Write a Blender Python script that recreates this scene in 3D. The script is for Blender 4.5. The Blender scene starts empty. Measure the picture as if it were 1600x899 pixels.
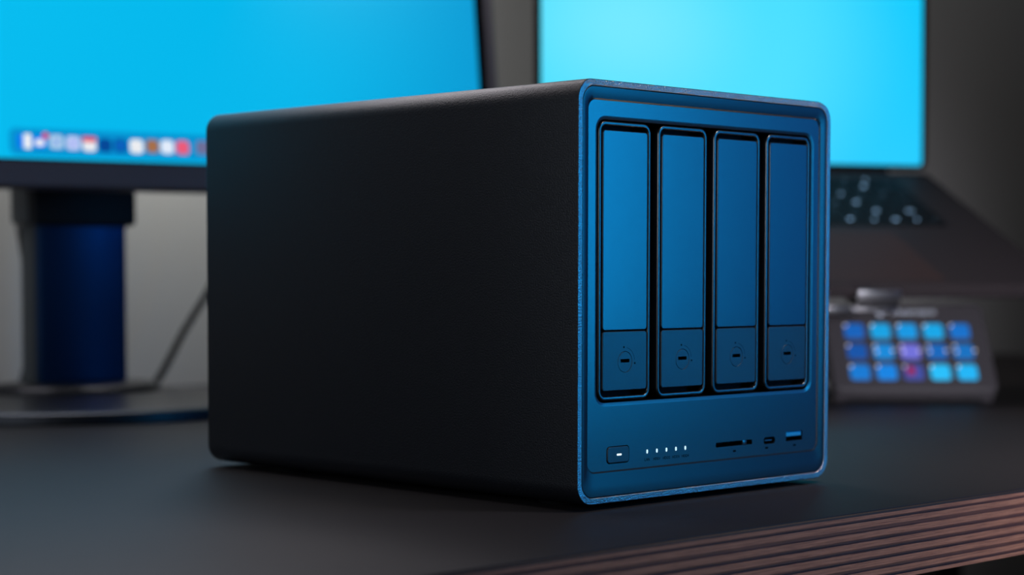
import bpy, bmesh, math, random
from mathutils import Vector, Matrix
from mathutils.geometry import tessellate_polygon

random.seed(7)
scene = bpy.context.scene
C = scene.collection
MM = 0.001
R = math.radians


def lin(r, g, b):
    def f(c):
        c /= 255.0
        return c / 12.92 if c <= 0.04045 else ((c + 0.055) / 1.055) ** 2.4
    return (f(r), f(g), f(b))


# ------------------------------------------------------------------ camera
cam_d = bpy.data.cameras.new('camera')
cam = bpy.data.objects.new('camera', cam_d)
C.objects.link(cam)
scene.camera = cam
YAW, PITCH, ROLL = 0.76991504, 0.05410467, 0.00137785
fw = Vector((math.sin(YAW) * math.cos(PITCH), math.cos(YAW) * math.cos(PITCH), -math.sin(PITCH)))
rt = Vector((math.cos(YAW), -math.sin(YAW), 0))
up = rt.cross(fw)
cr, sr = math.cos(ROLL), math.sin(ROLL)
rt, up = cr * rt + sr * up, -sr * rt + cr * up
mat = Matrix((rt, up, -fw)).transposed().to_4x4()
mat.translation = Vector((-571.503, -550.511, 100.498)) * MM
cam.matrix_world = mat
cam_d.sensor_width = 36.0
cam_d.sensor_fit = 'HORIZONTAL'
cam_d.lens = 2993.59 / 1600 * 36.0
cam_d.shift_x = 0.0
cam_d.shift_y = (586.38 - 449.5) / 1600
cam_d.clip_start = 0.01
cam_d.clip_end = 30
cam_d.dof.use_dof = True
cam_d.dof.focus_distance = 0.818
cam_d.dof.aperture_fstop = cam_d.lens / 9.5

# ------------------------------------------------------------------ world, lights, exposure
w = bpy.data.worlds.new('world')
scene.world = w
w.use_nodes = True
bg = w.node_tree.nodes['Background']
bg.inputs[0].default_value = (0.72, 0.78, 0.9, 1)
bg.inputs[1].default_value = 0.010
scene.view_settings.view_transform = 'Standard'
scene.view_settings.look = 'None'
scene.view_settings.exposure = 0.0
scene.view_settings.gamma = 1.0
scene.view_settings.use_curve_mapping = False


def area(name, loc, target, size, size_y, power, color, spread=180):
    d = bpy.data.lights.new(name, 'AREA')
    d.shape = 'RECTANGLE'
    d.size, d.size_y = size, size_y
    d.energy = power
    d.color = color
    d.spread = R(spread)
    o = bpy.data.objects.new(name, d)
    C.objects.link(o)
    o.location = Vector(loc) * MM
    o.rotation_euler = (Vector(target) * MM - o.location).to_track_quat('-Z', 'Y').to_euler()
    return o


# blue studio lamp right of the desk, white ceiling softbox over the wall side, lamp washing the wall, added unseen fill lights
area('cyan_lamp', (465, -530, 228), (0, 0, 110), 0.14, 0.42, 0.48, (0.003, 0.405, 1.0), 105)
area('blue_lamp', (820, -470, 215), (100, 0, 110), 0.26, 0.40, 0.13, (0.0, 0.20, 1.0), 130)
area('ceiling_lamp', (50, 838, 900), (30, 100, 150), 1.1, 0.5, 11.5, (1.0, 0.94, 1.0))
area('wall_lamp', (300, 700, 420), (600, 862, 250), 0.30, 0.05, 2.1, (0.98, 1.0, 0.97))
area('side_wall_lamp', (1350, 350, 1000), (1500, 862, 350), 0.3, 0.3, 0.11, (1.0, 0.95, 0.95), 90)  # unseen fill, added to lift the far right of the wall
area('room_lamp', (-1400, -250, 420), (100, 250, 80), 0.6, 0.5, 3.6, (0.82, 0.92, 1.08))  # added fill from the left for the enclosure side and monitor chin
area('desk_lamp', (300, -360, 1100), (300, -90, 0), 0.15, 0.15, 0.6, (1.0, 0.86, 0.84), 45)
area('key_lamp', (-100, -850, 125), (690, 310, 58), 0.2, 0.2, 0.45, (0.95, 0.93, 1.05), 26)  # narrow unseen beam added to brighten the key pad and its logo
area('floor_lamp', (480, -195, -330), (300, -79, -15), 0.12, 0.12, 2.0, (1.0, 0.68, 0.50))  # added below the desk top so that it warms only the ply edge


# ------------------------------------------------------------------ materials
def material(name, color, rough=0.5, metal=0.0, spec=0.5, bump=0.0, bump_scale=1500.0, mottle=0.0, mottle_scale=20.0, coat=0.0):
    m = bpy.data.materials.new(name)
    m.use_nodes = True
    nt = m.node_tree
    b = nt.nodes['Principled BSDF']
    b.inputs['Base Color'].default_value = (*color, 1)
    b.inputs['Roughness'].default_value = rough
    b.inputs['Metallic'].default_value = metal
    b.inputs['Specular IOR Level'].default_value = spec
    b.inputs['Coat Weight'].default_value = coat
    tc = nt.nodes.new('ShaderNodeTexCoord')
    if bump > 0:
        n = nt.nodes.new('ShaderNodeTexNoise')
        n.inputs['Scale'].default_value = bump_scale
        n.inputs['Detail'].default_value = 2.0
        nt.links.new(tc.outputs['Object'], n.inputs['Vector'])
        bp = nt.nodes.new('ShaderNodeBump')
        bp.inputs['Strength'].default_value = bump
        bp.inputs['Distance'].default_value = 0.0002 if bump < 0.9 else 0.0005
        nt.links.new(n.outputs['Fac'], bp.inputs['Height'])
        nt.links.new(bp.outputs['Normal'], b.inputs['Normal'])
    if mottle > 0:
        n2 = nt.nodes.new('ShaderNodeTexNoise')
        n2.inputs['Scale'].default_value = mottle_scale
        n2.inputs['Detail'].default_value = 4.0
        nt.links.new(tc.outputs['Object'], n2.inputs['Vector'])
        mr = nt.nodes.new('ShaderNodeMapRange')
        mr.inputs['To Min'].default_value = 1 - mottle
        mr.inputs['To Max'].default_value = 1 + mottle
        nt.links.new(n2.outputs['Fac'], mr.inputs['Value'])
        vm = nt.nodes.new('ShaderNodeVectorMath')
        vm.operation = 'SCALE'
        vm.inputs[0].default_value = color
        nt.links.new(mr.outputs['Result'], vm.inputs['Scale'])
        nt.links.new(vm.outputs['Vector'], b.inputs['Base Color'])
    return m


def emitter(name, color, strength=1.0):
    m = bpy.data.materials.new(name)
    m.use_nodes = True
    b = m.node_tree.nodes['Principled BSDF']
    b.inputs['Base Color'].default_value = (0.01, 0.01, 0.01, 1)
    b.inputs['Roughness'].default_value = 0.5
    b.inputs['Emission Color'].default_value = (*color, 1)
    b.inputs['Emission Strength'].default_value = strength
    return m


def gradient_screen(name, stops, centre, scale):
    """wallpaper of a lit display: soft radial colour gradient in the screen's own plane"""
    m = emitter(name, stops[0][1])
    nt = m.node_tree
    b = nt.nodes['Principled BSDF']
    tc = nt.nodes.new('ShaderNodeTexCoord')
    mp = nt.nodes.new('ShaderNodeMapping')
    mp.inputs['Location'].default_value = (-centre[0] * scale[0], 0, -centre[1] * scale[1])
    mp.inputs['Scale'].default_value = (scale[0], 0, scale[1])
    nt.links.new(tc.outputs['Object'], mp.inputs['Vector'])
    ln = nt.nodes.new('ShaderNodeVectorMath')
    ln.operation = 'LENGTH'
    nt.links.new(mp.outputs['Vector'], ln.inputs[0])
    cr_ = nt.nodes.new('ShaderNodeValToRGB')
    cr_.color_ramp.interpolation = 'EASE'
    el = cr_.color_ramp.elements
    el[0].position, el[0].color = stops[0][0], (*stops[0][1], 1)
    el[1].position, el[1].color = stops[-1][0], (*stops[-1][1], 1)
    for p, c in stops[1:-1]:
        e = el.new(p)
        e.color = (*c, 1)
    nt.links.new(ln.outputs['Value'], cr_.inputs['Fac'])
    nt.links.new(cr_.outputs['Color'], b.inputs['Emission Color'])
    return m


M = {}
M['shell'] = material('bead_blasted_dark_metal', (0.007, 0.008, 0.011), 0.42, 0.0, 0.5, 0.85, 1500)
M['rim'] = material('bead_blasted_rim', (0.62, 0.63, 0.64), 0.38, 1.0, 0.5, 1.0, 1300)
M['bezel'] = material('satin_bezel_plastic', (0.09, 0.095, 0.10), 0.34, 0.95, 0.5, 0.05, 2000)
M['panel'] = material('satin_panel_metal', (0.19, 0.195, 0.20), 0.33, 1.0, 0.5, 0.10, 2600)
M['tray'] = material('satin_tray_metal', (0.19, 0.195, 0.20), 0.32, 1.0, 0.5, 0.10, 2600)
M['latch'] = material('matte_latch_plastic', (0.13, 0.135, 0.14), 0.42, 0.95, 0.5, 0.25, 2000)
M['black'] = material('black_cavity_plastic', (0.004, 0.004, 0.005), 0.7, 0.0, 0.2)
M['rubber'] = material('black_rubber', (0.008, 0.008, 0.009), 0.8, 0.0, 0.2)
M['print'] = material('dark_printed_ink', (0.006, 0.008, 0.012), 0.7, 0.0, 0.1)
M['steel'] = material('port_steel', (0.25, 0.26, 0.28), 0.35, 1.0)
M['usb_blue'] = material('usb_tongue_blue_plastic', (0.05, 0.62, 1.0), 0.35, 0.0, 0.6)
M['led'] = emitter('white_led', lin(200, 240, 255), 1.3)
M['led_bright'] = emitter('power_led', lin(215, 245, 255), 1.6)
M['laminate'] = material('anthracite_laminate', (0.020, 0.017, 0.017), 0.52, 0.0, 0.18, 0.25, 900, 0.10, 60)
M['laminate_edge'] = material('black_laminate_core', (0.006, 0.006, 0.007), 0.6)
M['monitor_plastic'] = material('monitor_black_plastic', (0.16, 0.135, 0.15), 0.5, 0.0, 0.4, 0.1, 900)
M['monitor_border'] = material('display_black_border', (0.003, 0.003, 0.004), 0.25)
M['stand_metal'] = material('stand_grey_paint', (0.06, 0.062, 0.068), 0.35, 0.85, 0.5, 0.05, 900)
M['column'] = material('stand_navy_metal', (0.02, 0.08, 0.22), 0.35, 0.85)  # reflection of the blue light is put into this base colour
M['stand_dark'] = material('stand_dark_plastic', (0.010, 0.010, 0.012), 0.45)
M['cable'] = material('cable_black_pvc', (0.008, 0.008, 0.009), 0.55)
M['laptop_body'] = material('space_grey_aluminium', (0.028, 0.023, 0.024), 0.6, 0.0, 0.08, 0.05, 2000)
M['laptop_dark'] = material('laptop_black', (0.004, 0.004, 0.005), 0.7, 0.0, 0.1)
M['key'] = material('keycap_black', (0.006, 0.006, 0.007), 0.65, 0.0, 0.1)
M['legend'] = emitter('key_backlight', lin(150, 190, 230), 2.0)
M['trackpad'] = material('trackpad_glass', (0.042, 0.026, 0.024), 0.6, 0.0, 0.05)
M['pad_face'] = material('control_pad_plastic', (0.048, 0.044, 0.048), 0.55, 0.0, 0.5, 0.05, 900)
M['pad_print'] = material('pale_print', (0.80, 0.90, 1.0), 0.6)
M['alu'] = material('brushed_aluminium', (0.75, 0.76, 0.78), 0.28, 1.0)
M['wall'] = material('pale_wall_paint', (0.56, 0.56, 0.54), 0.85, 0.0, 0.2, 0.15, 300, 0.04, 6)
M['floor'] = material('dark_floor', (0.02, 0.02, 0.022), 0.6, 0, 0.3, 0, 1, 0.2, 8)
M['desk_leg'] = material('black_steel', (0.01, 0.01, 0.011), 0.5)


def wood(name, color, dark):
    m = material(name, color, 0.6, 0.0, 0.3)
    nt = m.node_tree
    b = nt.nodes['Principled BSDF']
    tc = nt.nodes['Texture Coordinate']
    mp = nt.nodes.new('ShaderNodeMapping')
    mp.inputs['Scale'].default_value = (18, 60, 900)
    nt.links.new(tc.outputs['Object'], mp.inputs['Vector'])
    n = nt.nodes.new('ShaderNodeTexNoise')
    n.inputs['Scale'].default_value = 3.0
    n.inputs['Detail'].default_value = 5.0
    n.inputs['Roughness'].default_value = 0.7
    nt.links.new(mp.outputs['Vector'], n.inputs['Vector'])
    cr_ = nt.nodes.new('ShaderNodeValToRGB')
    cr_.color_ramp.elements[0].position = 0.35
    cr_.color_ramp.elements[0].color = (*dark, 1)
    cr_.color_ramp.elements[1].position = 0.62
    cr_.color_ramp.elements[1].color = (*color, 1)
    nt.links.new(n.outputs['Fac'], cr_.inputs['Fac'])
    nt.links.new(cr_.outputs['Color'], b.inputs['Base Color'])
    bp = nt.nodes.new('ShaderNodeBump')
    bp.inputs['Strength'].default_value = 0.4
    bp.inputs['Distance'].default_value = 0.0004
    nt.links.new(n.outputs['Fac'], bp.inputs['Height'])
    nt.links.new(bp.outputs['Normal'], b.inputs['Normal'])
    return m


M['ply_long'] = wood('ply_long_grain', (0.34, 0.17, 0.11), (0.15, 0.065, 0.045))
M['ply_end'] = wood('ply_end_grain', (0.13, 0.055, 0.042), (0.05, 0.02, 0.018))


# ------------------------------------------------------------------ mesh helpers (millimetres in, metres out)
def obj(name, bm, mats, parent=None, smooth=35, loc=None):
    me = bpy.data.meshes.new(name)
    bmesh.ops.scale(bm, vec=(MM, MM, MM), verts=bm.verts)
    bm.to_mesh(me)
    bm.free()
    if not isinstance(mats, (list, tuple)):
        mats = [mats]
    for m in mats:
        me.materials.append(M[m])
    if smooth:
        me.shade_smooth()
        me.set_sharp_from_angle(angle=R(smooth))
    o = bpy.data.objects.new(name, me)
    C.objects.link(o)
    if parent:
        o.parent = parent
    if loc:
        o.location = Vector(loc) * MM
    return o


def thing(name, label, cat, loc=(0, 0, 0), rz=0.0, group=None):
    o = bpy.data.objects.new(name, None)
    C.objects.link(o)
    o.empty_display_size = 0.05
    o.location = Vector(loc) * MM
    o.rotation_euler = (0, 0, rz)
    tag(o, label, cat, group)
    return o


def tag(o, label, cat, group=None):
    o['label'] = label
    o['category'] = cat
    if group:
        o['group'] = group


def rr(x0, x1, z0, z1, r, seg=7):
    """rounded rectangle in the x-z plane"""
    r = max(min(r, (x1 - x0) / 2 - 1e-4, (z1 - z0) / 2 - 1e-4), 0.01)
    pts = []
    for cx, cz, a0 in ((x1 - r, z0 + r, -90), (x1 - r, z1 - r, 0), (x0 + r, z1 - r, 90), (x0 + r, z0 + r, 180)):
        for k in range(seg + 1):
            a = R(a0 + 90 * k / seg)
            pts.append((cx + r * math.cos(a), cz + r * math.sin(a)))
    return pts


def circ(cx, cz, r, n=32, rz=None):
    return [(cx + r * math.cos(2 * math.pi * k / n), cz + (rz or r) * math.sin(2 * math.pi * k / n)) for k in range(n)]


def loft(bm, rings, cap0=False, cap1=False, axis='y'):
    """rings: [(points, depth)], joined one after another"""
    def co(p, d):
        return (p[0], d, p[1]) if axis == 'y' else (p[0], p[1], d)
    vs = [[bm.verts.new(co(p, d)) for p in pts] for pts, d in rings]
    n = len(vs[0])
    for a, b in zip(vs, vs[1:]):
        for i in range(n):
            j = (i + 1) % n
            bm.faces.new((a[i], a[j], b[j], b[i]))
    if cap0:
        bm.faces.new(vs[0])
    if cap1:
        bm.faces.new(vs[-1][::-1])
    return vs


def plate(bm, outer, holes, y):
    """flat sheet at depth y with holes"""
    loops = [outer] + holes
    polys = [[Vector((p[0], p[1], 0)) for p in lp] for lp in loops]
    flat = [p for lp in loops for p in lp]
    vs = [bm.verts.new((p[0], y, p[1])) for p in flat]
    for t in tessellate_polygon(polys):
        bm.faces.new([vs[i] for i in t])


def slab(bm, outer, y0, y1, bev=0.0, holes=()):
    """solid rounded plate, front at y0 with an eased edge, back at y1 (outer = (x0,x1,z0,z1,r))"""
    x0, x1, z0, z1, r = outer
    inner = rr(x0 + bev, x1 - bev, z0 + bev, z1 - bev, max(r - bev, 0.05))
    full = rr(x0, x1, z0, z1, r)
    mid = rr(x0 + bev * .3, x1 - bev * .3, z0 + bev * .3, z1 - bev * .3, max(r - bev * .3, 0.05))
    if bev > 0:
        rings = [(inner, y0), (mid, y0 + bev * .3), (full, y0 + bev), (full, y1)]
    else:
        rings = [(full, y0), (full, y1)]
    if holes:
        loft(bm, rings, False, True)
        plate(bm, inner if bev > 0 else full, list(holes), y0)
    else:
        loft(bm, rings, True, True)


def box(bm, x0, x1, y0, y1, z0, z1, bev=0.0, seg=2):
    r = bmesh.ops.create_cube(bm, size=1.0)
    vs = r['verts']
    for v in vs:
        v.co = Vector(((x0 + x1) / 2 + v.co.x * (x1 - x0), (y0 + y1) / 2 + v.co.y * (y1 - y0), (z0 + z1) / 2 + v.co.z * (z1 - z0)))
    if bev > 0:
        es = list({e for v in vs for e in v.link_edges})
        bmesh.ops.bevel(bm, geom=es, offset=bev, segments=seg, profile=0.5, affect='EDGES')


def new():
    return bmesh.new()


def tube(name, pts, rad, mat_, parent=None, label=None, cat=None):
    """round cable through points (mm), smooth Catmull-Rom"""
    P = [Vector(p) for p in pts]
    P = [P[0] * 2 - P[1]] + P + [P[-1] * 2 - P[-2]]
    path = []
    for i in range(1, len(P) - 2):
        for k in range(10):
            t = k / 10
            a, b, c, d = P[i - 1:i + 3]
            path.append(0.5 * ((2 * b) + (c - a) * t + (2 * a - 5 * b + 4 * c - d) * t * t + (3 * b - a - 3 * c + d) * t ** 3))
    path.append(P[-2])
    bm = new()
    rows = []
    side = Vector((0.3, 1, 0.2)).normalized()
    for i, p in enumerate(path):
        tg = (path[min(i + 1, len(path) - 1)] - path[max(i - 1, 0)]).normalized()
        s = (side - tg * side.dot(tg)).normalized()
        q = tg.cross(s)
        rows.append([bm.verts.new(p + rad * (math.cos(a) * s + math.sin(a) * q)) for a in [2 * math.pi * k / 12 for k in range(12)]])
    for a, b in zip(rows, rows[1:]):
        for i in range(12):
            bm.faces.new((a[i], a[(i + 1) % 12], b[(i + 1) % 12], b[i]))
    bm.faces.new(rows[0])
    bm.faces.new(rows[-1][::-1])
    bmesh.ops.recalc_face_normals(bm, faces=bm.faces)
    o = obj(name, bm, mat_, parent, 60)
    if label:
        tag(o, label, cat)
    return o


def lettering(name, body, size, mats, parent, loc, thick=0.03):
    """flat lettering standing in the x-z plane, facing -y"""
    cu = bpy.data.curves.new(name, 'FONT')
    cu.body = body
    cu.size = size
    cu.align_x = 'CENTER'
    cu.align_y = 'CENTER'
    cu.extrude = thick
    cu.resolution_u = 3
    t = bpy.data.objects.new(name, cu)
    C.objects.link(t)
    bpy.context.view_layer.update()
    me = bpy.data.meshes.new_from_object(t.evaluated_get(bpy.context.evaluated_depsgraph_get()))
    bpy.data.objects.remove(t)
    bpy.data.curves.remove(cu)
    me.transform(Matrix.Rotation(R(90), 4, 'X'))
    me.transform(Matrix.Scale(MM, 4))
    me.materials.clear()
    me.materials.append(M[mats])
    me.name = name
    o = bpy.data.objects.new(name, me)
    C.objects.link(o)
    o.parent = parent
    o.location = Vector(loc) * MM
    return o


def copy_tree(src, parent, dx=0.0):
    c = src.copy()
    C.objects.link(c)
    c.parent = parent
    c.location.x += dx * MM
    for ch in src.children:
        copy_tree(ch, c)
    return c


# ------------------------------------------------------------------ setting
DESK_Z = -0.0
WALL_Y = 862.0
bm = new()
box(bm, -2600, 3400, WALL_Y, WALL_Y + 120, -730, 1900)
o = obj('wall_back', bm, 'wall', smooth=0)
o['kind'] = 'structure'
bm = new()
box(bm, -2600, 3400, -2600, WALL_Y, -760, -730)
o = obj('floor', bm, 'floor', smooth=0)
o['kind'] = 'structure'

# ------------------------------------------------------------------ desk
desk = thing('desk', 'anthracite topped desk with a brown striped plywood edge', 'desk', (400, 380, -730))
DX0, DX1, DY0, DY1 = -1100.0, 1500.0, -79.0, 850.0
HX, HY = 400, 380


def desk_part(name, x0, x1, y0, y1, z0, z1, m, bev=0.0):
    b = new()
    box(b, x0 - HX, x1 - HX, y0 - HY, y1 - HY, z0 + 730, z1 + 730, bev)
    return obj(name, b, m, desk, 40)


top = desk_part('desktop_laminate', DX0, DX1, DY0, DY1, -0.9, 0, 'laminate', 0.25)
desk_part('laminate_core', DX0 + .3, DX1 - .3, DY0 + .35, DY1, -1.9, -0.9, 'laminate_edge')
z = -1.9
plies = [1.5, 1.3, 2.4, 1.9, 2.5, 1.7, 2.3, 1.9, 2.5, 1.7, 2.4, 1.8, 2.2, 1.6, 1.5]
for i, t in enumerate(plies):
    light = i % 2 == 0
    desk_part('ply', DX0 + .5, DX1 - .5, DY0 + (0.25 if light else 0.55) + random.uniform(0, .12), DY1, z - t, z, 'ply_long' if light else 'ply_end')
    z -= t
for lx, ly in ((DX0 + 80, DY0 + 110), (DX1 - 80, DY0 + 110), (DX0 + 80, DY1 - 80), (DX1 - 80, DY1 - 80)):
    desk_part('leg', lx - 30, lx + 30, ly - 30, ly + 30, -730, z, 'desk_leg', 2)

# ------------------------------------------------------------------ storage box
W, D, H = 172.5, 264.0, 178.0
FOOT = 2.5
nas = thing('network_storage_box', 'large dark metal four-bay drive enclosure with blue-lit front, on the desk', 'drive enclosure', (0, 0, 0))


def ease(bm_):
    # the rim leans back a little along its top and bottom edge
    for v in bm_.verts:
        if v.co.y < 1.0:
            v.co.y += 0.34 * max(0.0, v.co.z - (FOOT + H - 2.75)) + 0.10 * max(0.0, FOOT + 2.75 - v.co.z)


def inset(a, r, l=None, b=None, t=None):
    l = a if l is None else l
    return rr(l, W - l, FOOT + (a if b is None else b), FOOT + H - (a if t is None else t), r, 10)


bm = new()
loft(bm, [(inset(14, 2), D - 0.5), (inset(1.2, 8), D - 0.5), (inset(0.4, 8.6), D - .15), (inset(0, 9), D - 1.2), (inset(0, 9), 0.35), (inset(0.12, 8.9), 0.1), (inset(0.3, 8.7), 0.0)], cap0=True)
ease(bm)
obj('shell', bm, 'shell', nas, 30)
bm = new()
loft(bm, [(inset(0.3, 8.7), 0.0), (inset(2.55, 7.0), 0.0), (inset(2.75, 6.8), 0.2), (inset(2.75, 6.8), 1.2)])
ease(bm)
obj('shell_rim', bm, 'rim', nas, 30)
bm = new()
box(bm, 16, W - 16, D - 0.6, D + 0.8, FOOT + 16, FOOT + H - 16, 0.4)
obj('back_panel', bm, 'stand_dark', nas)
PY = 1.4                                                 # depth of the front panel plane
bm = new()
loft(bm, [(inset(2.75, 6.8), 1.2), (inset(3.0, 6.6), 0.5), (inset(3.2, 6.5), 0.25), (inset(3.6, 6.2), 0.22),
          (inset(0, 4.9, 5.6, 7.5, 6.2), 0.55), (inset(0, 4.4, 7.0, 13.0, 7.9), 0.95), (inset(0, 4.1, 7.55, 13.6, 8.5), 1.45), (inset(0, 4.1, 7.6, 13.65, 8.55), 1.9)])
obj('bezel', bm, 'bezel', nas, 25)

Z0 = FOOT
BAY = (11.9, 161.0, Z0 + 41.0, Z0 + 163.2, 6.0)
HB = (19.2, 33.6, Z0 + 16.4, Z0 + 23.9, 1.9)
HSD = (91.15, 116.9, Z0 + 19.0, Z0 + 21.2, 0.4)
HUC = (125.3, 133.9, Z0 + 18.4, Z0 + 21.6, 1.5)
HUA = (142.0, 154.4, Z0 + 18.8, Z0 + 23.3, 0.5)
bm = new()
plate(bm, inset(0, 4.1, 7.55, 13.6, 8.5), [rr(*h) for h in (BAY, HB, HSD, HUC, HUA)], PY)
panel = obj('front_panel', bm, 'panel', nas, 0)


def hole_walls(name, h, depth, parent, m='black', lip=0.0, lipm='panel'):
    b_ = new()
    x0, x1, z0_, z1, r = h
    if lip:
        ins = rr(x0 + lip, x1 - lip, z0_ + lip, z1 - lip, max(r - lip, .1))
        loft(b_, [(rr(*h), PY), (rr(x0 + lip * .3, x1 - lip * .3, z0_ + lip * .3, z1 - lip * .3, max(r - lip * .3, .1)), PY + lip * .06), (ins, PY + lip * .35)])
        obj(name + '_lip', b_, lipm, parent, 50)
        b_ = new()
        loft(b_, [(ins, PY + lip * .35), (ins, PY + depth)], False, True)
    else:
        loft(b_, [(rr(*h), PY), (rr(*h), PY + depth)], False, True)
    return obj(name, b_, m, parent, 30)


hole_walls('drive_bay', BAY, 14, nas, 'black', 1.5)
hole_walls('button_well', HB, 1.0, panel)
sd = hole_walls('card_slot', HSD, 8, panel)
uc = hole_walls('usb_c_port', HUC, 6, panel)
ua = hole_walls('usb_a_port', HUA, 8, panel)
bm = new()
box(bm, 110.4, 113.2, PY + .15, PY + 1.5, Z0 + 19.05, Z0 + 21.15, .1)
obj('slot_divider', bm, 'panel', panel)
bm = new()
slab(bm, (127.0, 132.2, Z0 + 19.65, Z0 + 20.35, .3), PY + .5, PY + 5, .1)
obj('usb_c_tongue', bm, 'steel', panel)
bm = new()
box(bm, 142.5, 153.9, PY + .35, PY + 7, Z0 + 20.9, Z0 + 23.0, .15)
obj('usb_a_tongue', bm, 'usb_blue', panel)['label'] = 'bright blue plastic tongue'
# small printed marks below the sockets
for x0, x1 in ((103.2, 105.4), (126.5, 128.8), (147.4, 149.6)):
    bm = new()
    slab(bm, (x0, x1, Z0 + 16.2, Z0 + 17.1, .3), PY - .02, PY + .05)
    obj('port_mark', bm, 'print', panel, 0)

# power button and lights
bm = new()
slab(bm, (19.55, 33.25, Z0 + 16.75, Z0 + 23.55, 1.6), PY - .35, PY + .9, .3)
btn = obj('power_button', bm, 'latch', nas, 40)
bm = new()
slab(bm, (25.35, 28.35, Z0 + 19.75, Z0 + 20.55, .4), PY - .39, PY - .3, 0)
obj('power_light', bm, 'led_bright', btn, 0)
for k in range(5):
    cx = 45.05 + 6.29 * k
    bm = new()
    slab(bm, (cx - .5, cx + .5, Z0 + 19.35, Z0 + 21.15, .49), PY - .08, PY + .3, .1)
    obj('status_light', bm, 'led', nas, 40)
for k, s in enumerate(('LAN', 'HDD1', 'HDD2', 'HDD3', 'HDD4')):
    lettering('printed_label', s, 1.75, 'print', panel, (45.05 + 6.29 * k, PY - .02, Z0 + 16.7))

# drive trays
FX0, FW = 14.3, 32.5
FZ0, FZ1 = Z0 + 43.4, Z0 + 161.0
TY = 1.65


def make_tray():
    b_ = new()
    o_ = (0, FW, FZ0, FZ1, 4.2)

    def q(i):
        return rr(i, FW - i, FZ0 + i, FZ1 - i, max(4.2 - i, .6))
    loft(b_, [(q(0), TY + 11), (q(0), TY + .7), (q(.12), TY + .15), (q(.35), TY), (q(1.3), TY), (q(1.5), TY + .15), (q(1.6), TY + .6), (q(1.6), TY + 6)])
    fr = obj('drive_tray', b_, 'tray', nas, 60, (FX0, 0, 0))
    b_ = new()
    loft(b_, [(rr(1.6, FW - 1.6, FZ0 + 1.6, FZ1 - 1.6, 2.6), TY + 6)], True)
    obj('tray_back', b_, 'black', fr, 0)
    b_ = new()
    slab(b_, (2.4, 30.2, Z0 + 73.05, Z0 + 157.4, 1.5), TY - .15, TY + 5, .35)
    obj('tray_face', b_, 'tray', fr, 40)
    lx, lz = 16.45, Z0 + 59.55
    b_ = new()
    slab(b_, (2.4, 30.2, Z0 + 47.4, Z0 + 72.6, 1.4), TY - .15, TY + 5, .35, holes=[circ(lx, lz, 4.6, 40)])
    lt = obj('latch', b_, 'latch', fr, 40)
    b_ = new()
    loft(b_, [(circ(lx, lz, 4.6, 40), TY - .15), (circ(lx, lz, 4.45, 40), TY + .15), (circ(lx, lz, 4.3, 40), TY - .12)])
    slot = rr(lx - 2.8, lx + 2.8, lz - .3, lz + 1.2, .2, 3)
    plate(b_, circ(lx, lz, 4.3, 40), [slot], TY - .12)
    obj('lock', b_, 'latch', fr, 25)
    b_ = new()
    loft(b_, [(slot, TY - .12), (slot, TY + 2.5)], False, True)
    obj('lock_slot', b_, 'black', fr, 0)
    for (mx, mz) in ((15.7, 65.9), (22.6, 58.9)):
        b_ = new()
        slab(b_, (mx - .45, mx + .45, Z0 + mz - .45, Z0 + mz + .3, .1), TY - .17, TY)
        obj('lock_mark', b_, 'print', fr, 0)
    b_ = new()
    arc_o = [(lx + 6.15 * math.cos(R(a)), lz + 6.15 * math.sin(R(a))) for a in range(8, 84, 4)]
    arc_i = [(lx + 6.0 * math.cos(R(a)), lz + 6.0 * math.sin(R(a))) for a in range(80, 7, -4)]
    loft(b_, [(arc_o + arc_i, TY - .165), (arc_o + arc_i, TY)], True)
    obj('lock_mark', b_, 'print', fr, 0)
    return fr


tray = make_tray()
for k in range(1, 4):
    copy_tree(tray, nas, 37.27 * k)

# rubber feet
for fx, fy in ((24, 30), (W - 24, 30), (24, D - 42), (W - 24, D - 42)):
    bm = new()
    loft(bm, [(circ(fx, fy, 11, 28), 0), (circ(fx, fy, 11.6, 28), .5), (circ(fx, fy, 12, 28), FOOT + .05)], True, True, axis='z')
    obj('rubber_foot', bm, 'rubber', nas, 40)

# ------------------------------------------------------------------ monitor on the left
MYAW = R(-13.54)
BASE = Vector((162, 668, 0))
mon = thing('desktop_monitor', 'large black monitor showing a plain cyan desktop with a row of app icons', 'monitor', BASE, MYAW)
rot = Matrix.Rotation(-MYAW, 3, 'Z')
A = rot @ (Vector((493.2, 555.85, 159.7)) - BASE)        # lower right outer corner of the housing
bm = new()
n = 96
loft(bm, [(circ(0, 0, 150, n), 0), (circ(0, 0, 152, n), 1), (circ(0, 0, 152, n), 7), (circ(0, 0, 150.8, n), 8.3), (circ(0, 0, 149, n), 8.6)], True, True, axis='z')
obj('base', bm, 'stand_metal', mon, 40)
COL = rot @ (Vector((203, 712, 0)) - BASE)
bm = new()
loft(bm, [(circ(COL.x, COL.y + 20, 66, 48, 46), 8.6), (circ(COL.x, COL.y + 20, 65, 48, 45), 11.5), (circ(COL.x, COL.y + 20, 60, 48, 40), 15), (circ(COL.x, COL.y + 20, 54, 48, 34), 16)], True, True, axis='z')
obj('column_foot', bm, 'stand_metal', mon, 60)
bm = new()
box(bm, COL.x - 34, COL.x + 34, COL.y, COL.y + 44, 15, 430, 3)
obj('column', bm, 'column', mon, 40)
bm = new()
box(bm, COL.x - 40, COL.x + 40, COL.y - 7, COL.y + 50, 134, 330, 4)
col = obj('slide_collar', bm, 'stand_dark', mon, 40)
M['side_grey'] = material('stand_side_grey', (0.10, 0.115, 0.12), 0.55)  # grey sheets carry the wall's reflection on the stand sides as colour
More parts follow.
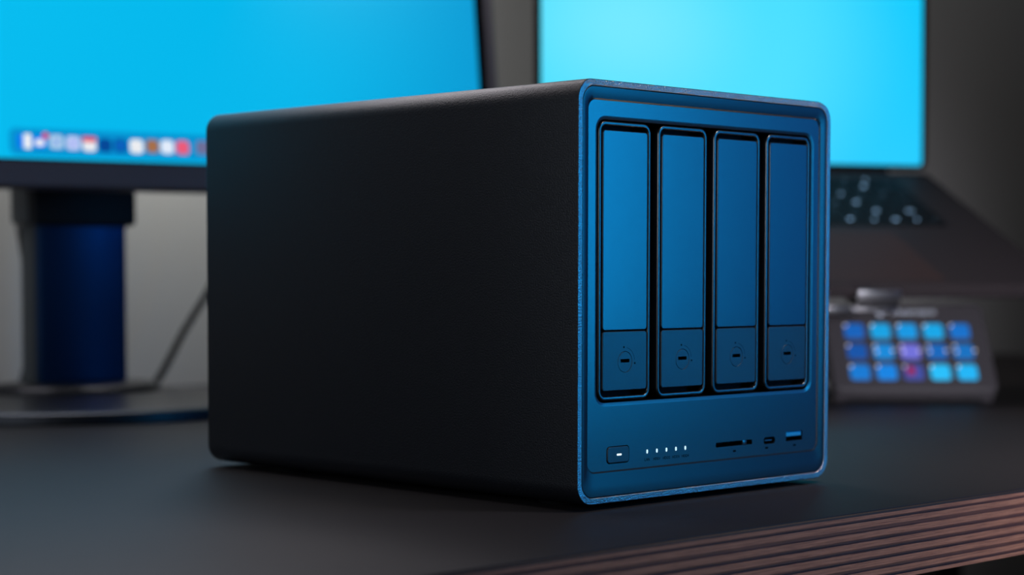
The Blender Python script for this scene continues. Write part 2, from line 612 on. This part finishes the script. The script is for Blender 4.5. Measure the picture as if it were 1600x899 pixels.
for sx in (-1, 1):
    bm = new()
    box(bm, COL.x + sx * 34.6 - .8, COL.x + sx * 34.6 + .8, COL.y + 9, COL.y + 42, 15.5, 428, .5)
    obj('column_side', bm, 'side_grey', mon, 40)
    bm = new()
    box(bm, COL.x + sx * 40.6 - .8, COL.x + sx * 40.6 + .8, COL.y + 2, COL.y + 47, 137, 327, .5)
    obj('collar_side', bm, 'side_grey', mon, 40)
bm = new()
box(bm, COL.x - 45, COL.x + 45, COL.y - 42, COL.y - 4, 300, 400, 4)
obj('tilt_mount', bm, 'stand_dark', mon, 40)

MW, MH = 638.0, 362.0
bm = new()
slab(bm, (-MW / 2, MW / 2, 0, MH, 4), 0, 18, 1.2)
loft(bm, [(rr(-MW / 2 + 30, MW / 2 - 30, 25, MH - 25, 12), 18), (rr(-MW / 2 + 60, MW / 2 - 60, 50, MH - 50, 16), 34)], False, True)
hous = obj('housing', bm, 'monitor_plastic', mon, 40, (A.x - MW / 2, A.y, A.z))
hous.rotation_euler = (R(-7.24), 0, 0)
bm = new()
slab(bm, (-MW / 2 + 9.5, MW / 2 - 9.5, 18.0, MH - 9, 1), -.15, .5, 0)
obj('display_border', bm, 'monitor_border', hous, 0)
M['wall1'] = gradient_screen('cyan_desktop', [(0.0, lin(0, 190, 240)), (0.55, lin(0, 183, 235)), (1.0, lin(0, 150, 208))], (-0.16, 0.17), (1.9, 1.9))
SX1 = MW / 2 - 17.8
bm = new()
slab(bm, (-SX1, SX1, 19.1, MH - 17, .5), -.3, .2, 0)
obj('screen', bm, 'wall1', hous, 0)
M['dock'] = emitter('dock_bar', lin(0, 146, 208), 1.0)
bm = new()
slab(bm, (MW / 2 - 397, MW / 2 - 150, 21.5, 40.5, 5), -.4, -.2, 0)
obj('dock_bar', bm, 'dock', hous, 0)
S = 0.9623
icons = [(-401.3, 32.4, (150, 205, 245)), (-390.1, 32.3, (0, 125, 235)), (-377.7, 32.7, (175, 205, 235)), (-365.3, 32.2, (195, 205, 245)), (-353.0, 31.7, (235, 235, 240)),
         (-341.1, 31.4, (0, 70, 150)), (-329.3, 31.6, (0, 80, 165)), (-316.9, 31.5, (240, 242, 245)), (-304.4, 32.0, (120, 120, 130)), (-292.8, 31.9, (225, 235, 250)),
         (-280.6, 31.8, (235, 90, 120)), (-264.7, 32.2, (110, 110, 150))]
for i, (ix, iz, col_) in enumerate(icons):
    M['icon%d' % i] = emitter('icon_colour_%d' % i, lin(*col_), 1.0)
    cx, cz = MW / 2 + ix * S, iz * S
    bm = new()
    s = 4.9
    slab(bm, (cx - s, cx + s, cz - s, cz + s, 2.4), -.5, -.4, 0)
    ic = obj('app_icon', bm, 'icon%d' % i, hous, 0)


def icon_spot(cx, cz, w_, h_, r_, colr, nm):
    key = 'spot_%s' % nm
    if key not in M:
        M[key] = emitter(key, lin(*colr), 1.0)
    b_ = new()
    slab(b_, (cx - w_, cx + w_, cz - h_, cz + h_, r_), -.58, -.5, 0)
    obj('icon_mark', b_, key, hous, 0)


def ixz(i):
    return MW / 2 + icons[i][0] * S, icons[i][1] * S


x, z_ = ixz(0); icon_spot(x - 3.4, z_, 2.1, 5.3, 1, (0, 120, 235), 'blue'); icon_spot(x + 2.4, z_, 2.4, 5.2, 1, (240, 240, 245), 'white')
x, z_ = ixz(1); icon_spot(x, z_ - .6, 3.6, 2.3, 2.2, (240, 240, 245), 'white'); icon_spot(x + 4.2, z_ + 4.4, 2.2, 2.2, 2.1, (225, 50, 80), 'red')
x, z_ = ixz(2); icon_spot(x, z_, 1.5, 1.5, 1.4, (0, 110, 225), 'blue2')
x, z_ = ixz(3); icon_spot(x, z_, 1.4, 1.4, 1.3, (60, 110, 235), 'blue3')
x, z_ = ixz(4); icon_spot(x, z_ + 3.6, 5.2, 1.8, 1.2, (225, 70, 90), 'red2')
x, z_ = ixz(6); icon_spot(x, z_, 1.8, 1.8, 1.7, (20, 120, 225), 'blue4')
x, z_ = ixz(7); icon_spot(x, z_, .8, .8, .7, (120, 120, 130), 'grey')
x, z_ = ixz(8); icon_spot(x, z_, 4.2, 4.4, 1.5, (165, 110, 70), 'brown')

# cables behind the monitor
tube('power_cable', [(320, 806, 2.6), (328, 803, 9), (335, 797, 25), (344, 790, 47), (353, 783, 66), (362, 777, 84), (376, 765, 120), (380, 745, 160), (350, 720, 230)], 3.0, 'cable', None,
     'black cable rising from the desk beside the drive enclosure, right of monitor stand', 'cable')
tube('video_cable', [(150, 842, 2.0), (218, 836, 2.2), (219, 834, 12), (226, 832, 40), (228, 832, 75), (222, 834, 110), (217, 836, 150), (214, 836, 190), (225, 800, 260)], 1.7, 'cable', None,
     'thin black cable hanging at the left behind the monitor stand', 'cable')

# ------------------------------------------------------------------ laptop on its stand
LYAW = R(-28.57)
TILT = R(22.9)
lap = thing('laptop', 'open dark grey laptop with bright cyan screen raised on a stand', 'laptop', (699.63, 487.41, 187.08), LYAW)
bm = new()
box(bm, -178, 178, -248, 0, -11.5, 0, 3.0, 3)
lb = obj('base', bm, 'laptop_body', lap, 40)
lb.rotation_euler = (TILT, 0, 0)
bm = new()
slab(bm, (-137.5, 137.5, -128, -19, 4), 0, 1, 0)
for v in bm.verts:
    v.co = Vector((v.co.x, v.co.z, -0.25 + (0.3 if v.co.y < .5 else 0)))
obj('keyboard_well', bm, 'laptop_dark', lb, 0)
bm = new()
slab(bm, (-80, 80, -240, -140, 5), 0, 1, 0)
for v in bm.verts:
    v.co = Vector((v.co.x, v.co.z, -0.25 + (0.35 if v.co.y < .5 else 0)))
obj('trackpad', bm, 'trackpad', lb, 0)


def key_mesh(wd, dp, lw, ld):
    b_ = new()
    pts0 = rr(-wd / 2, wd / 2, -dp / 2, dp / 2, 2, 3)
    pts1 = rr(-wd / 2 + .5, wd / 2 - .5, -dp / 2 + .5, dp / 2 - .5, 1.6, 3)
    loft(b_, [(pts0, 0), (pts0, .9), (pts1, 1.3)], False, True, axis='z')
    nb_ = len(b_.faces)
    q = loft(b_, [(rr(-lw, lw, -ld, ld, ld * .8, 2), 1.36)], True, axis='z')
    b_.faces.ensure_lookup_table()
    b_.faces[nb_].material_index = 1
    o_ = obj('key', b_, ['key', 'legend'], None, 0)
    me_ = o_.data
    bpy.data.objects.remove(o_)
    return me_


meshes = {}
rows = [(-24.5, 8.2, [1.45] + [1.0] * 13), (-40.5, 16, [1.0] * 13 + [1.45]), (-59.6, 16, [1.45] + [1.0] * 13), (-78.7, 16, [1.75] + [1.0] * 11 + [1.7]), (-97.8, 16, [2.25] + [1.0] * 10 + [2.2]), (-117, 16.4, [1.0, 1.0, 1.0, 1.25, 5.2, 1.25, 1.0, 1.0, 1.0, 0.75])]
for ry, dp, ws in rows:
    unit = 272.0 / sum(ws)
    x = -136.0
    for wk in ws:
        wd = wk * unit - 2.6
        lg = random.choice((0.3, 0.3, 0.5, 1.3, 2.2)) if wk < 2 else (3.5 if wk < 4 else 0.4)
        key = (round(wd, 1), dp, lg)
        if key not in meshes:
            meshes[key] = key_mesh(wd, dp, lg, min(lg, 1.1) if wk < 2 else 0.7)
        ko = bpy.data.objects.new('key', meshes[key])
        C.objects.link(ko)
        ko.parent = lb
        ko.location = Vector((x + wk * unit / 2, ry, 0.05)) * MM
        x += wk * unit
bm = new()
slab(bm, (-177.5, 177.5, 2.0, 245, 8), 0, 4.5, 0.6)
lid = obj('lid', bm, 'laptop_dark', lap, 40)
lid.rotation_euler = (R(-0.8), 0, 0)
M['wall2'] = gradient_screen('bright_cyan_wallpaper', [(0.0, lin(112, 232, 255)), (0.5, lin(70, 222, 255)), (1.0, lin(0, 203, 255))], (-0.10, 0.12), (3.6, 5.0))
bm = new()
slab(bm, (-172.5, 172.5, 6.0, 228, 3), -.15, .2, 0)
obj('screen', bm, 'wall2', lid, 0)
bm = new()
c12 = circ(0, 0, 4.2, 16)
vs = []
for sx in (-140, 140):
    vs.append([bm.verts.new((sx, p[0] + 2.5, p[1] - 1.5)) for p in c12])
for i in range(16):
    bm.faces.new((vs[0][i], vs[0][(i + 1) % 16], vs[1][(i + 1) % 16], vs[1][i]))
bm.faces.new(vs[0]); bm.faces.new(vs[1][::-1])
obj('hinge', bm, 'laptop_dark', lap, 50)

# laptop stand: tilted tray with two front hooks, two side risers, base plate
std = thing('laptop_stand', 'silver aluminium stand with front hooks carrying the laptop', 'laptop stand', (699.63, 487.41, 0), LYAW)
ca, sa = math.cos(TILT), math.sin(TILT)


def tilt_pt(yy, zz):
    return yy * ca - zz * sa, yy * sa + zz * ca + 187.08


def tilted(bm_):
    for v in bm_.verts:
        v.co.y, v.co.z = tilt_pt(v.co.y, v.co.z)


bm = new()
box(bm, -110, 110, -235, -20, -15.6, -11.7, 1)
tilted(bm)
obj('tray', bm, 'stand_dark', std, 40)
for x0, x1 in ((2, 37), (-44, -22)):
    bm = new()
    box(bm, x0, x1, -253.5, -250.2, -17, -2.5, 1.2)
    box(bm, x0, x1, -253.5, -230, -20.2, -16.2, 1.2)
    tilted(bm)
    obj('front_hook', bm, 'alu', std, 40)
bm = new()
box(bm, -22, 2.2, -250, -246, -24.5, -16.5, 1.4)
tilted(bm)
obj('hook_bridge', bm, 'alu', std, 40)
for sx in (-1, 1):
    bm = new()
    ps = [(30, 4), (80, 4), (-20, tilt_pt(-30, -15)[1]), (-70, tilt_pt(-85, -15)[1])]
    fr_, bk_ = [], []
    for (py, pz) in ((20, 3), (75, 3), (tilt_pt(-40, -15.5)[0], tilt_pt(-40, -15.5)[1]), (tilt_pt(-110, -15.5)[0], tilt_pt(-110, -15.5)[1])):
        fr_.append(bm.verts.new((sx * 85 - 3, py, pz)))
        bk_.append(bm.verts.new((sx * 85 + 3, py, pz)))
    bm.faces.new(fr_); bm.faces.new(bk_[::-1])
    for i in range(4):
        j = (i + 1) % 4
        bm.faces.new((fr_[j], fr_[i], bk_[i], bk_[j]))
    obj('riser', bm, 'alu', std, 0)
bm = new()
box(bm, -105, 105, -60, 110, 0, 4, 1.2)
obj('base_plate', bm, 'alu', std, 40)

# ------------------------------------------------------------------ key pad with lit keys
PYAW = R(-44.1)
PT = R(42.0)
pad = thing('control_pad', 'small tilted grey key pad with fifteen lit blue keys below the laptop', 'control pad', (687.57, 303.06, 0), PYAW)
pad_o = bpy.data.objects
bm = new()
slab(bm, (-63.5, 63.5, -38.5, 50, 8), 0, 17, 2.2)
body = obj('face_plate', bm, 'pad_face', pad, 40, (0, 0, 38.33))
body.rotation_euler = (-PT, 0, 0)
M['pad_dark'] = material('pad_black_plastic', (0.004, 0.004, 0.005), 0.6)
bm = new()
slab(bm, (-54, 54, -33, 31, 3), -.1, .4, 0)
obj('key_window', bm, 'pad_face', body, 0)
kc = [[(0, 95, 185), (0, 160, 225), (0, 150, 225), (0, 165, 230), (0, 110, 200)],
      [(0, 80, 165), (0, 135, 215), (110, 110, 215), (0, 100, 185), (0, 110, 190)],
      [(0, 120, 210), (0, 130, 225), (60, 75, 160), (30, 190, 250), (20, 180, 245)]]
for j in range(3):
    for i in range(5):
        nm = 'keycol_%d_%d' % (i, j)
        M[nm] = emitter(nm, lin(*kc[j][i]), 1.0)
        cx, cz = (i - 2) * 20.7, (1 - j) * 20.7
        bm = new()
        slab(bm, (cx - 7.6, cx + 7.6, cz - 7.4, cz + 7.4, 2.8), -1.0, .1, .5)
        ko = obj('key', bm, nm, body, 40)
M['key_icon'] = emitter('key_icon_light', lin(235, 225, 225), 2.0)  # glowing white dots stand for lamp glints on the key corners
M['key_icon_red'] = emitter('key_icon_red', lin(150, 20, 70), 1.0)
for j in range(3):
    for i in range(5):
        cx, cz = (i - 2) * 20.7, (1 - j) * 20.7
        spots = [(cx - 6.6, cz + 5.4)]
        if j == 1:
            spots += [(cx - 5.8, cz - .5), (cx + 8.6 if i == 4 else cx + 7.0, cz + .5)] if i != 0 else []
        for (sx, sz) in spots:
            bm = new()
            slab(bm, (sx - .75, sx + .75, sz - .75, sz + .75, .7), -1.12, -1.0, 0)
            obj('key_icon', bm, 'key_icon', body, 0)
bm = new()
slab(bm, (-5, 1, -20.7 - 3, -20.7 + 5, 1.5), -1.15, -1.0, 0)
obj('key_icon', bm, 'key_icon_red', body, 0)
lettering('logo_lettering', 'STREAM DECK', 5.6, 'pad_print', body, (7.3, -.12, 40.2), .05)
bm = new()
loft(bm, [(circ(-18.8, 40.2, 3.2, 32), -.12), (circ(-18.8, 40.2, 2.0, 32), -.12)])
loft(bm, [(circ(-18.8, 40.2, 1.1, 20), -.12)], True)
obj('logo_ring', bm, 'pad_print', body, 0)
# wedge stand carrying the pad
bm = new()
cp, sp = math.cos(PT), math.sin(PT)


def pad_pt(yy, zz):
    return yy * cp + zz * sp, -yy * sp + zz * cp + 38.33


prof = [(-18, 0), (58, 0), (62, 3), pad_pt(17.2, 40), pad_pt(17.2, -34), (-20, 3)]
L_ = [bm.verts.new((-52, a, b)) for a, b in prof]
R_ = [bm.verts.new((52, a, b)) for a, b in prof]
bm.faces.new(L_); bm.faces.new(R_[::-1])
for i in range(len(prof)):
    j = (i + 1) % len(prof)
    bm.faces.new((L_[j], L_[i], R_[i], R_[j]))
bmesh.ops.recalc_face_normals(bm, faces=bm.faces)
obj('wedge_stand', bm, 'pad_dark', pad, 0)
